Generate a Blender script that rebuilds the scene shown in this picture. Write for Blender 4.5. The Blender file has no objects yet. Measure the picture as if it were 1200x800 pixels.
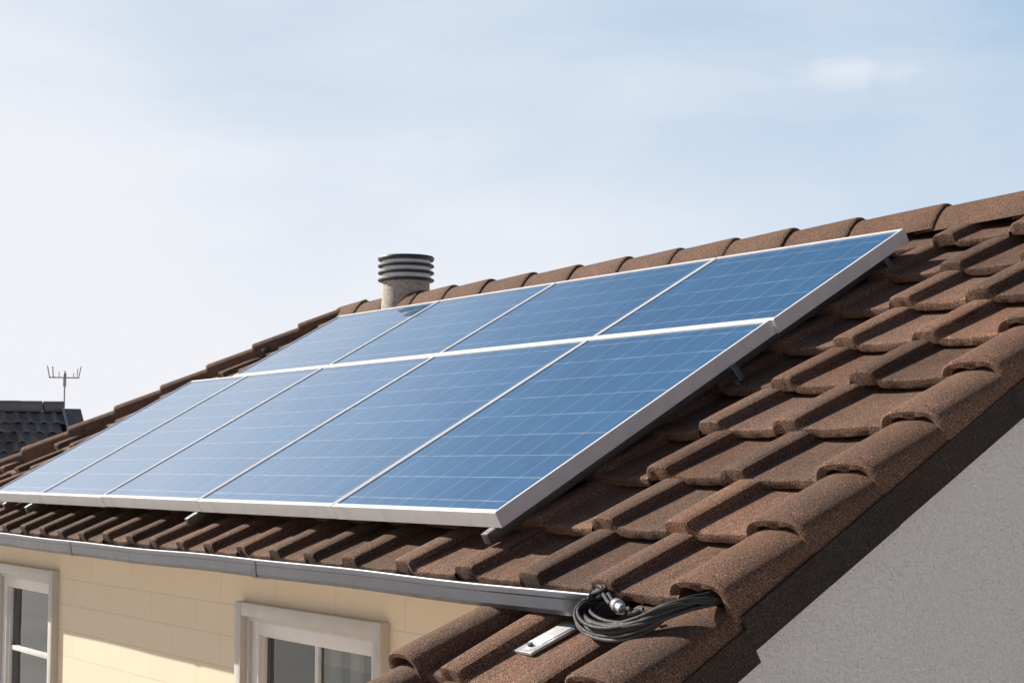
import bpy, bmesh, math, random
from mathutils import Vector, Matrix, noise
random.seed(7)
R = math.radians
scene = bpy.context.scene
col = scene.collection

# ------------------------------------------------------------------ camera
CAMZ = 6.0
PITCH_UP = R(4.454)
AZ = R(35.373)                      # the ridge recedes to the left of the view by this angle
cam_d = bpy.data.cameras.new('camera')
cam_d.sensor_width = 36.0
cam_d.lens = 57.0
cam_d.clip_start = 0.05
cam_d.clip_end = 3000.0
cam = bpy.data.objects.new('camera', cam_d)
col.objects.link(cam)
right = Vector((math.cos(AZ), math.sin(AZ), 0)) 
fwdl = Vector((-math.sin(AZ), math.cos(AZ), 0))
right = Vector((math.cos(AZ), math.sin(AZ), 0))
fwd = fwdl * math.cos(PITCH_UP) + Vector((0, 0, 1)) * math.sin(PITCH_UP)
# world X (along the ridge, towards the camera) and Y (into the house) expressed from the level camera frame
_d1 = (math.sin(-AZ), math.cos(AZ))
_Xc = (-_d1[0], -_d1[1]); _Yc = (math.cos(AZ), math.sin(AZ))
def lev(rx, fy): return Vector((_Xc[0]*rx + _Xc[1]*fy, _Yc[0]*rx + _Yc[1]*fy, 0))
right = lev(1, 0)
fwdl = lev(0, 1)
fwd = (fwdl * math.cos(PITCH_UP) + Vector((0, 0, 1)) * math.sin(PITCH_UP)).normalized()
up = right.cross(fwd).normalized()
cam.matrix_world = Matrix(((right.x, up.x, -fwd.x, 0), (right.y, up.y, -fwd.y, 0),
                           (right.z, up.z, -fwd.z, CAMZ), (0, 0, 0, 1)))
scene.camera = cam

WISP = (right*((1000-600)/1900) + up*((400-86)/1900) + fwd).normalized()
# ------------------------------------------------------------------ light
SUN_TO = Vector((-1.08, -0.518, 0.73)).normalized()      # direction towards the sun
sun_el = math.asin(SUN_TO.z)
sun_rot = math.atan2(SUN_TO.x, SUN_TO.y)
sd = bpy.data.lights.new('sun', 'SUN')
sd.energy = 5.0
sd.angle = R(0.53)
sd.color = (1.0, 0.93, 0.83)
so = bpy.data.objects.new('sun', sd)
so.rotation_euler = (-SUN_TO).to_track_quat('-Z', 'Y').to_euler()
so.location = (0, 0, 30)
col.objects.link(so)

world = bpy.data.worlds.new('World')
scene.world = world
world.use_nodes = True
nt = world.node_tree
nt.nodes.clear()
def N(tree, typ, **kw):
    n = tree.nodes.new(typ)
    for k, v in kw.items(): setattr(n, k, v)
    return n
def L(tree, a, b): tree.links.new(a, b)
w_out = N(nt, 'ShaderNodeOutputWorld')
w_bg = N(nt, 'ShaderNodeBackground')
w_sky = N(nt, 'ShaderNodeTexSky', sky_type='NISHITA', sun_disc=False)
w_sky.sun_elevation = sun_el
w_sky.sun_rotation = sun_rot
w_sky.altitude = 100
w_sky.air_density = 0.6
w_sky.dust_density = 1.0
w_sky.ozone_density = 1.6
# thin cloud veil over the sky: thicker low down and towards the sun, broken up by noise
tc = N(nt, 'ShaderNodeTexCoord')
sep = N(nt, 'ShaderNodeSeparateXYZ')
L(nt, tc.outputs['Generated'], sep.inputs[0])
mp = N(nt, 'ShaderNodeMapping')
mp.inputs['Scale'].default_value = (2.2, 2.2, 6.5)
mp.inputs['Rotation'].default_value = (0.0, R(14), R(20))
L(nt, tc.outputs['Generated'], mp.inputs[0])
cn = N(nt, 'ShaderNodeTexNoise')
cn.inputs['Scale'].default_value = 1.5
cn.inputs['Detail'].default_value = 7.0
cn.inputs['Roughness'].default_value = 0.55
cn.inputs['Distortion'].default_value = 0.5
L(nt, mp.outputs[0], cn.inputs['Vector'])
def math_node(tree, op, a, b=None, c=None, clamp=False):
    m = N(tree, 'ShaderNodeMath', operation=op, use_clamp=clamp)
    for i, v in enumerate((a, b, c)):
        if v is None: continue
        if isinstance(v, (int, float)): m.inputs[i].default_value = v
        else: L(tree, v, m.inputs[i])
    return m.outputs[0]
elev = N(nt, 'ShaderNodeMapRange', interpolation_type='SMOOTHSTEP')
elev.inputs['From Min'].default_value = -0.02
elev.inputs['From Max'].default_value = 0.42
elev.inputs['To Min'].default_value = 1.0
elev.inputs['To Max'].default_value = 0.0
L(nt, sep.outputs['Z'], elev.inputs['Value'])
dotn = N(nt, 'ShaderNodeVectorMath', operation='DOT_PRODUCT')
dotn.inputs[1].default_value = Vector((SUN_TO.x, SUN_TO.y, 0)).normalized()
L(nt, tc.outputs['Generated'], dotn.inputs[0])
sunside = N(nt, 'ShaderNodeMapRange', interpolation_type='SMOOTHSTEP')
sunside.inputs['From Min'].default_value = -0.05
sunside.inputs['From Max'].default_value = 1.0
L(nt, dotn.outputs['Value'], sunside.inputs['Value'])
cl = math_node(nt, 'MULTIPLY_ADD', cn.outputs['Fac'], 0.95, -0.475)
v1 = math_node(nt, 'MULTIPLY_ADD', elev.outputs[0], 0.50, cl)
veil = math_node(nt, 'MULTIPLY_ADD', sunside.outputs[0], 0.88, v1, clamp=True)
veil = math_node(nt, 'MULTIPLY', veil, 0.96)
# one small wisp of cirrus to the right
wv = N(nt, 'ShaderNodeVectorMath', operation='SUBTRACT')
wv.inputs[1].default_value = WISP
L(nt, tc.outputs['Generated'], wv.inputs[0])
wm = N(nt, 'ShaderNodeMapping', vector_type='POINT')
wm.inputs['Scale'].default_value = (26, 26, 90)
L(nt, wv.outputs[0], wm.inputs[0])
wl = N(nt, 'ShaderNodeVectorMath', operation='LENGTH')
L(nt, wm.outputs[0], wl.inputs[0])
wn_ = N(nt, 'ShaderNodeTexNoise'); wn_.inputs['Scale'].default_value = 9.0; wn_.inputs['Detail'].default_value = 6; wn_.inputs['Distortion'].default_value = 1.0
L(nt, mp.outputs[0], wn_.inputs['Vector'])
wd = math_node(nt, 'MULTIPLY_ADD', wn_.outputs['Fac'], 3.0, wl.outputs['Value'])
wf = N(nt, 'ShaderNodeMapRange', interpolation_type='SMOOTHSTEP')
wf.inputs['From Min'].default_value = 1.3; wf.inputs['From Max'].default_value = 2.7
wf.inputs['To Min'].default_value = 0.24; wf.inputs['To Max'].default_value = 0.0
L(nt, wd, wf.inputs['Value'])
veil = math_node(nt, 'ADD', veil, wf.outputs[0], clamp=True)
high = N(nt, 'ShaderNodeMapRange', interpolation_type='SMOOTHSTEP')
high.inputs['From Min'].default_value = 0.34
high.inputs['From Max'].default_value = 0.50
high.inputs['To Min'].default_value = 1.0
high.inputs['To Max'].default_value = 0.06
L(nt, sep.outputs['Z'], high.inputs['Value'])
veil = math_node(nt, 'MULTIPLY', veil, high.outputs[0])
w_mix = N(nt, 'ShaderNodeMix', data_type='RGBA')
w_mix.inputs['B'].default_value = (9.5, 9.6, 10.1, 1)
L(nt, veil, w_mix.inputs['Factor'])
# pale blue haze between the clear sky and the white veil
hz_f = N(nt, 'ShaderNodeMapRange', interpolation_type='SMOOTHSTEP')
hz_f.inputs['From Min'].default_value = -0.35
hz_f.inputs['From Max'].default_value = 0.25
hz_f.inputs['To Max'].default_value = 0.8
L(nt, dotn.outputs['Value'], hz_f.inputs['Value'])
low_f = N(nt, 'ShaderNodeMapRange', interpolation_type='SMOOTHSTEP')      # hazy horizon all round
low_f.inputs['From Min'].default_value = 0.0
low_f.inputs['From Max'].default_value = 0.27
low_f.inputs['To Min'].default_value = 0.85
low_f.inputs['To Max'].default_value = 0.0
L(nt, sep.outputs['Z'], low_f.inputs['Value'])
hz = math_node(nt, 'MULTIPLY', hz_f.outputs[0], high.outputs[0])
w_haze = N(nt, 'ShaderNodeMix', data_type='RGBA')
w_haze.inputs['B'].default_value = (3.7, 6.3, 8.9, 1)
L(nt, hz, w_haze.inputs['Factor'])
L(nt, w_sky.outputs[0], w_haze.inputs['A'])
w_low = N(nt, 'ShaderNodeMix', data_type='RGBA')
w_low.inputs['B'].default_value = (7.7, 8.6, 9.8, 1)
L(nt, low_f.outputs[0], w_low.inputs['Factor'])
L(nt, w_haze.outputs['Result'], w_low.inputs['A'])
L(nt, w_low.outputs['Result'], w_mix.inputs['A'])
L(nt, w_mix.outputs['Result'], w_bg.inputs['Color'])
w_bg.inputs['Strength'].default_value = 0.05
L(nt, w_bg.outputs[0], w_out.inputs['Surface'])

scene.view_settings.view_transform = 'Standard'
scene.view_settings.look = 'None'
scene.view_settings.gamma = 1.0
scene.view_settings.exposure = 0.9
scene.view_settings.use_curve_mapping = False
scene.render.engine = 'CYCLES'
scene.cycles.use_denoising = True
scene.cycles.max_bounces = 8

# ------------------------------------------------------------------ roof frame
PITCH = R(29.0)
SV = Vector((0, math.cos(PITCH), math.sin(PITCH)))      # up the slope
NV = Vector((0, -math.sin(PITCH), math.cos(PITCH)))     # out of the slope
AU, AS, AH = -4.1038, 2.4263, -1.5                      # origin: lower right corner of the panel field
def RP(u, s, h=0.0):
    return Vector((AU + u, 0, CAMZ)) + SV * (AS + s) + NV * (AH + h)
ROOF_ROT = Matrix.Rotation(PITCH, 4, 'X')
TIP = -0.12                                             # height of the tile tips under the panel glass
COURSE, TILE_W, DROP = 0.305, 0.345, 0.047
EAVE_S = -0.165
RIDGE_S, RIDGE_H = 2.54, -0.065
HIP_A = (-4.88, RIDGE_S)                                # hip line in roof coordinates
HIP_SLOPE = 0.62                                        # du / ds
def hip_u(s): return HIP_A[0] - HIP_SLOPE * (HIP_A[1] - s)

# ------------------------------------------------------------------ materials
def new_mat(name):
    m = bpy.data.materials.new(name)
    m.use_nodes = True
    t = m.node_tree
    return m, t, t.nodes['Principled BSDF']
def ramp(t, fac, stops, interp='LINEAR'):
    r = N(t, 'ShaderNodeValToRGB')
    r.color_ramp.interpolation = interp
    els = r.color_ramp.elements
    while len(els) < len(stops): els.new(0.5)
    for e, (p, c) in zip(els, stops):
        e.position = p
        e.color = c if len(c) == 4 else (*c, 1)
    L(t, fac, r.inputs[0])
    return r.outputs[0]
def noise_tex(t, vec, scale, detail=4, rough=0.5, dist=0.0):
    n = N(t, 'ShaderNodeTexNoise')
    n.inputs['Scale'].default_value = scale
    n.inputs['Detail'].default_value = detail
    n.inputs['Roughness'].default_value = rough
    n.inputs['Distortion'].default_value = dist
    if vec is not None: L(t, vec, n.inputs['Vector'])
    return n.outputs['Fac']
def mix(t, fac, a, b, blend='MIX'):
    m = N(t, 'ShaderNodeMix', data_type='RGBA', blend_type=blend)
    for sock, v in (('Factor', fac), ('A', a), ('B', b)):
        if isinstance(v, (int, float)): m.inputs[sock].default_value = v
        elif isinstance(v, tuple): m.inputs[sock].default_value = (*v, 1) if len(v) == 3 else v
        else: L(t, v, m.inputs[sock])
    return m.outputs['Result']
def bump(t, h, bsdf, strength, distance, normal=None):
    b = N(t, 'ShaderNodeBump')
    b.inputs['Strength'].default_value = strength
    b.inputs['Distance'].default_value = distance
    L(t, h, b.inputs['Height'])
    if normal is not None: L(t, normal, b.inputs['Normal'])
    L(t, b.outputs[0], bsdf.inputs['Normal'])
    return b.outputs[0]
def objco(t): return N(t, 'ShaderNodeTexCoord').outputs['Object']

def tile_material(name, dark, mid, light, grain=260.0, grooves=True):
    m, t, b = new_mat(name)
    co = objco(t)
    at = N(t, 'ShaderNodeAttribute', attribute_name='tint')
    ats = N(t, 'ShaderNodeSeparateColor')
    L(t, at.outputs['Color'], ats.inputs[0])
    g1 = noise_tex(t, co, grain, 3, 0.7)
    c = ramp(t, g1, [(0.33, dark), (0.5, mid), (0.68, light)])
    big = noise_tex(t, co, 5.0, 5, 0.6)
    c = mix(t, math_node(t, 'MULTIPLY', ramp(t, big, [(0.35, (0, 0, 0)), (0.7, (1, 1, 1))]), 0.35), c, (dark[0]*1.3, dark[1]*1.3, dark[2]*1.35))
    # rusty and ashen streaks that run down the slope
    mpn = N(t, 'ShaderNodeMapping')
    mpn.inputs['Scale'].default_value = (55, 3.0, 3.0)
    L(t, co, mpn.inputs[0])
    st = noise_tex(t, mpn.outputs[0], 1.0, 3, 0.6)
    c = mix(t, math_node(t, 'MULTIPLY', ramp(t, st, [(0.5, (0, 0, 0)), (0.75, (1, 1, 1))]), 0.35), c, (mid[0]*1.25, mid[1]*1.02, mid[2]*0.85))
    if grooves:          # fine dark score lines along the pan
        ml = N(t, 'ShaderNodeMapping'); ml.inputs['Scale'].default_value = (130, 2.2, 2.2); L(t, co, ml.inputs[0])
        sl = noise_tex(t, ml.outputs[0], 1.0, 2, 0.5)
        c = mix(t, math_node(t, 'MULTIPLY', ramp(t, sl, [(0.30, (1, 1, 1)), (0.40, (0, 0, 0))]), 0.55), c, (dark[0]*1.2, dark[1]*1.2, dark[2]*1.2))
    # the odd pale lichen speck
    vo = N(t, 'ShaderNodeTexVoronoi')
    vo.inputs['Scale'].default_value = 38
    L(t, co, vo.inputs['Vector'])
    lich = math_node(t, 'MULTIPLY', math_node(t, 'LESS_THAN', vo.outputs['Distance'], 0.11), ramp(t, noise_tex(t, co, 9, 2), [(0.52, (0, 0, 0)), (0.62, (1, 1, 1))]))
    c = mix(t, math_node(t, 'MULTIPLY', lich, 0.5), c, (0.24, 0.21, 0.17))
    tint = N(t, 'ShaderNodeCombineColor')
    for i in range(3): L(t, ats.outputs[i], tint.inputs[i])
    c = mix(t, 1.0, c, tint.outputs[0], 'MULTIPLY')
    L(t, c, b.inputs['Base Color'])
    b.inputs['Roughness'].default_value = 0.85
    b.inputs['Specular IOR Level'].default_value = 0.25
    hgt = g1
    if grooves:
        mg = N(t, 'ShaderNodeMapping')
        mg.inputs['Scale'].default_value = (95, 1.2, 1.2)
        L(t, co, mg.inputs[0])
        gn = noise_tex(t, mg.outputs[0], 1.0, 2, 0.5)
        hgt = math_node(t, 'MULTIPLY_ADD', gn, 0.7, g1)
    hgt = math_node(t, 'MULTIPLY_ADD', noise_tex(t, co, 40, 3), 0.8, hgt)
    bump(t, hgt, b, 0.7, 0.007)
    return m
M_TILE = tile_material('brown_tile', (0.015, 0.0095, 0.0075), (0.122, 0.064, 0.041), (0.42, 0.250, 0.168), grain=250.0)
M_CAP = tile_material('brown_cap_tile', (0.017, 0.011, 0.009), (0.122, 0.065, 0.042), (0.38, 0.230, 0.155), grain=250.0, grooves=False)
M_APRON = tile_material('dark_verge', (0.010, 0.007, 0.006), (0.034, 0.023, 0.018), (0.10, 0.070, 0.055), grooves=False, grain=230.0)
M_SLATE = tile_material('slate_grey_tile', (0.075, 0.071, 0.072), (0.16, 0.152, 0.152), (0.28, 0.265, 0.26), grain=60)

def simple_mat(name, base, rough=0.5, metal=0.0, nscale=20.0, namt=0.15, bscale=0, bstr=0.2, bdist=0.003, spec=0.5):
    m, t, b = new_mat(name)
    co = objco(t)
    n = noise_tex(t, co, nscale, 5, 0.6)
    lo = tuple(x*(1-namt) for x in base); hi = tuple(min(1, x*(1+namt)) for x in base)
    L(t, ramp(t, n, [(0.3, lo), (0.7, hi)]), b.inputs['Base Color'])
    b.inputs['Roughness'].default_value = rough
    b.inputs['Metallic'].default_value = metal
    b.inputs['Specular IOR Level'].default_value = spec
    rr = ramp(t, noise_tex(t, co, nscale*2.3, 3), [(0.3, (rough*0.8,)*3), (0.7, (min(1, rough*1.2),)*3)])
    L(t, rr, b.inputs['Roughness'])
    if bscale: bump(t, noise_tex(t, co, bscale, 4, 0.6), b, bstr, bdist)
    return m
M_ALU = simple_mat('anodised_aluminium', (0.60, 0.585, 0.58), 0.36, 0.0, 14, 0.08, 60, 0.05, 0.001)
M_UNDER = simple_mat('dark_underlay', (0.02, 0.018, 0.017), 0.95, 0, 8, 0.2)
M_GUTTER = simple_mat('zinc_gutter', (0.062, 0.066, 0.082), 0.42, 0.25, 6, 0.12, 25, 0.06, 0.002)
M_RIM = simple_mat('rim_highlight_zinc', (0.17, 0.175, 0.19), 0.45, 0.5, 6, 0.08)  # paler than the gutter: sky glint on the lip put into the colour
M_FASCIA = simple_mat('fascia_brown', (0.10, 0.075, 0.055), 0.7, 0, 12, 0.2, 40, 0.2)
M_TRIM = simple_mat('painted_window_frame', (0.39, 0.36, 0.33), 0.5, 0, 9, 0.06, 70, 0.08, 0.001)
M_SASH = simple_mat('white_sash', (0.52, 0.50, 0.485), 0.42, 0, 9, 0.05, 70, 0.05, 0.001)
M_RAIL = simple_mat('dull_rail_metal', (0.09, 0.088, 0.085), 0.5, 0.6, 30, 0.2, 80, 0.1, 0.001)
M_HOOK = simple_mat('steel_hook', (0.10, 0.105, 0.115), 0.45, 0.6, 30, 0.2)
M_PLATE = simple_mat('bright_metal', (0.56, 0.555, 0.55), 0.36, 0.7, 18, 0.12, 30, 0.15, 0.002)
M_RUBBER = simple_mat('black_cable', (0.034, 0.032, 0.032), 0.65, 0, 40, 0.35, 120, 0.15, 0.001, 0.25)
M_RUBBER2 = simple_mat('grey_cable', (0.07, 0.062, 0.055), 0.7, 0, 40, 0.3, 120, 0.15, 0.001)
M_RING = simple_mat('dark_cowl_ring', (0.040, 0.037, 0.036), 0.5, 0.2, 20, 0.2)
M_BAND = simple_mat('grey_cowl_band', (0.40, 0.40, 0.41), 0.4, 0.5, 20, 0.12)
M_FLUE = simple_mat('rendered_flue', (0.36, 0.31, 0.27), 0.9, 0, 45, 0.3, 110, 0.8, 0.006)
M_MAST = simple_mat('antenna_metal', (0.30, 0.30, 0.31), 0.5, 0.3, 20, 0.1)
M_CREAM_PLAIN = simple_mat('neighbour_render', (0.55, 0.50, 0.44), 0.9, 0, 4, 0.08, 60, 0.3)
M_DARKROOM = simple_mat('room_shade_lining', (0.10, 0.10, 0.11), 0.9, 0, 3, 0.2)

# stucco of the gable
m, t, b = new_mat('grey_stucco'); M_STUCCO = m
co = objco(t)
n1 = noise_tex(t, co, 90, 4, 0.65); n2 = noise_tex(t, co, 2.2, 5, 0.6)
mpn = N(t, 'ShaderNodeMapping'); mpn.inputs['Scale'].default_value = (85, 85, 48); L(t, co, mpn.inputs[0])
n3 = noise_tex(t, mpn.outputs[0], 1.0, 4, 0.7, 1.2)
c = ramp(t, n2, [(0.3, (0.83, 0.785, 0.745)), (0.7, (0.87, 0.825, 0.785))])
c = mix(t, math_node(t, 'MULTIPLY', ramp(t, n3, [(0.58, (0, 0, 0)), (0.70, (1, 1, 1))]), 0.55), c, (0.42, 0.385, 0.37))
L(t, c, b.inputs['Base Color']); b.inputs['Roughness'].default_value = 0.92
b.inputs['Specular IOR Level'].default_value = 0.2
bump(t, math_node(t, 'MULTIPLY_ADD', n3, -0.8, n1), b, 0.9, 0.016)

# cream block wall
m, t, b = new_mat('cream_block_wall'); M_WALL = m
co = objco(t)
mpn = N(t, 'ShaderNodeMapping'); mpn.inputs['Rotation'].default_value = (R(90), 0, 0); mpn.inputs['Location'].default_value = (0.06, 0.035, 0); L(t, co, mpn.inputs[0])
sp = N(t, 'ShaderNodeSeparateXYZ'); L(t, co, sp.inputs[0])
cb = N(t, 'ShaderNodeCombineXYZ'); L(t, math_node(t, 'ADD', sp.outputs['X'], 0.06), cb.inputs[0]); L(t, math_node(t, 'ADD', sp.outputs['Z'], 0.025), cb.inputs[1])
bk = N(t, 'ShaderNodeTexBrick')
bk.inputs['Color1'].default_value = (0.575, 0.478, 0.360, 1)
bk.inputs['Color2'].default_value = (0.595, 0.497, 0.377, 1)
bk.inputs['Mortar'].default_value = (0.49, 0.40, 0.295, 1)
bk.inputs['Scale'].default_value = 1.0
bk.inputs['Brick Width'].default_value = 0.49
bk.inputs['Row Height'].default_value = 0.130
bk.inputs['Mortar Size'].default_value = 0.0025
bk.inputs['Mortar Smooth'].default_value = 0.3
L(t, cb.outputs[0], bk.inputs['Vector'])
nn = noise_tex(t, co, 1.4, 5, 0.6)
c = mix(t, math_node(t, 'MULTIPLY', ramp(t, nn, [(0.4, (0, 0, 0)), (0.75, (1, 1, 1))]), 0.25), bk.outputs['Color'], (0.525, 0.43, 0.32))
L(t, c, b.inputs['Base Color']); b.inputs['Roughness'].default_value = 0.8
b.inputs['Specular IOR Level'].default_value = 0.3
hh = math_node(t, 'MULTIPLY_ADD', noise_tex(t, co, 55, 4, 0.6), 0.25, math_node(t, 'MULTIPLY', bk.outputs['Fac'], -1.0))
bump(t, hh, b, 0.35, 0.003)

# solar cells under glass (object x across, y up the panel, in metres)
m, t, b = new_mat('solar_cells'); M_CELL = m
co = objco(t)
sp = N(t, 'ShaderNodeSeparateXYZ'); L(t, co, sp.inputs[0])
def line(coord, period, half, offset=0.0):
    f = math_node(t, 'FRACT', math_node(t, 'DIVIDE', math_node(t, 'ADD', coord, offset), period))
    d = math_node(t, 'ABSOLUTE', math_node(t, 'SUBTRACT', f, 0.5))
    d = math_node(t, 'MULTIPLY', d, period)
    mr = N(t, 'ShaderNodeMapRange', interpolation_type='SMOOTHSTEP')
    mr.inputs['From Min'].default_value = half*0.5; mr.inputs['From Max'].default_value = half*1.4
    mr.inputs['To Min'].default_value = 1.0; mr.inputs['To Max'].default_value = 0.0
    L(t, d, mr.inputs['Value'])
    return mr.outputs[0]
xw = sp.outputs['X']; yw = sp.outputs['Y']
cellv = N(t, 'ShaderNodeTexVoronoi'); cellv.inputs['Scale'].default_value = 34; L(t, co, cellv.inputs['Vector'])
fl = ramp(t, cellv.outputs['Color'], [(0.2, (0.85,)*3), (0.8, (1.12,)*3)])
# each cell a slightly different blue
fx = math_node(t, 'FLOOR', math_node(t, 'DIVIDE', xw, 0.156)); fy = math_node(t, 'FLOOR', math_node(t, 'DIVIDE', yw, 0.150))
cx = N(t, 'ShaderNodeCombineXYZ'); L(t, fx, cx.inputs[0]); L(t, fy, cx.inputs[1])
wn = N(t, 'ShaderNodeTexWhiteNoise', noise_dimensions='2D'); L(t, cx.outputs[0], wn.inputs['Vector'])
base = ramp(t, wn.outputs['Value'], [(0.0, (0.002, 0.066, 0.172)), (1.0, (0.003, 0.082, 0.205))])
base = mix(t, 0.55, base, fl, 'MULTIPLY')
breakn = noise_tex(t, co, 14, 3, 0.6)
brk = ramp(t, breakn, [(0.36, (0.35,)*3), (0.62, (1, 1, 1))])
lh = math_node(t, 'MULTIPLY', line(yw, 0.150, 0.0024, 0.075), brk)
lv = math_node(t, 'MULTIPLY', line(xw, 0.156, 0.0021, 0.02), 0.6)
lb = math_node(t, 'MULTIPLY', line(xw, 0.078, 0.0010, 0.059), 0.22)
lf = math_node(t, 'MULTIPLY', line(yw, 0.0150, 0.0012, 0.0), 0.02)
c = mix(t, math_node(t, 'MULTIPLY', lh, 0.70), base, (0.34, 0.43, 0.54))
c = mix(t, math_node(t, 'MULTIPLY', lv, 0.8), c, (0.24, 0.34, 0.46))
c = mix(t, lb, c, (0.24, 0.34, 0.46))
c = mix(t, lf, c, (0.24, 0.34, 0.46))
L(t, c, b.inputs['Base Color'])
b.inputs['Roughness'].default_value = 0.45
b.inputs['Specular IOR Level'].default_value = 0.3
b.inputs['Coat Weight'].default_value = 1.0
b.inputs['Coat IOR'].default_value = 1.85
b.inputs['Coat Roughness'].default_value = 0.04
b.inputs['Sheen Weight'].default_value = 0.04
b.inputs['Sheen Roughness'].default_value = 0.35
b.inputs['Sheen Tint'].default_value = (0.80, 0.90, 1.0, 1)
bump(t, noise_tex(t, co, 3.0, 3), b, 0.02, 0.01)
dust = ramp(t, noise_tex(t, co, 2.4, 6, 0.65), [(0.45, (0.03,)*3), (0.8, (0.11,)*3)])
L(t, dust, b.inputs['Coat Roughness'])

# window glass
m, t, b = new_mat('window_glass'); M_GLASS = m
out = t.nodes['Material Output']
gl = N(t, 'ShaderNodeBsdfGlossy'); gl.inputs['Roughness'].default_value = 0.02; gl.inputs['Color'].default_value = (0.86, 0.92, 0.97, 1)
tr = N(t, 'ShaderNodeBsdfTransparent'); tr.inputs['Color'].default_value = (0.80, 0.83, 0.85, 1)
lw = N(t, 'ShaderNodeFresnel'); lw.inputs['IOR'].default_value = 1.5
bmp = N(t, 'ShaderNodeBump'); bmp.inputs['Strength'].default_value = 0.05; bmp.inputs['Distance'].default_value = 0.02
L(t, noise_tex(t, objco(t), 3.0, 2), bmp.inputs['Height'])
L(t, bmp.outputs[0], gl.inputs['Normal'])
mx = N(t, 'ShaderNodeMixShader')
L(t, math_node(t, 'MULTIPLY_ADD', lw.outputs[0], 1.1, 0.01, clamp=True), mx.inputs[0]); L(t, tr.outputs[0], mx.inputs[1]); L(t, gl.outputs[0], mx.inputs[2])
L(t, mx.outputs[0], out.inputs['Surface'])

# curtain with woven check
m, t, b = new_mat('curtain_cloth'); M_CURTAIN = m
co = objco(t)
sp = N(t, 'ShaderNodeSeparateXYZ'); L(t, co, sp.inputs[0])
def band(coord, period, duty):
    f = math_node(t, 'FRACT', math_node(t, 'DIVIDE', coord, period))
    return math_node(t, 'LESS_THAN', f, duty)
ck = math_node(t, 'ADD', math_node(t, 'MULTIPLY', band(sp.outputs['X'], 0.21, 0.4), 0.5), math_node(t, 'MULTIPLY', band(sp.outputs['Z'], 0.16, 0.45), 0.5))
c = ramp(t, ck, [(0.0, (0.62, 0.53, 0.46)), (0.5, (0.36, 0.32, 0.30)), (1.0, (0.10, 0.12, 0.18))])
L(t, c, b.inputs['Base Color']); b.inputs['Roughness'].default_value = 0.95

# ground
m, t, b = new_mat('ground'); M_GROUND = m
co = objco(t)
c = ramp(t, noise_tex(t, co, 0.25, 6, 0.6), [(0.3, (0.47, 0.435, 0.39)), (0.6, (0.54, 0.50, 0.45)), (0.75, (0.59, 0.55, 0.50))])
L(t, c, b.inputs['Base Color']); b.inputs['Roughness'].default_value = 0.95
bump(t, noise_tex(t, co, 6, 5), b, 0.5, 0.05)

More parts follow.
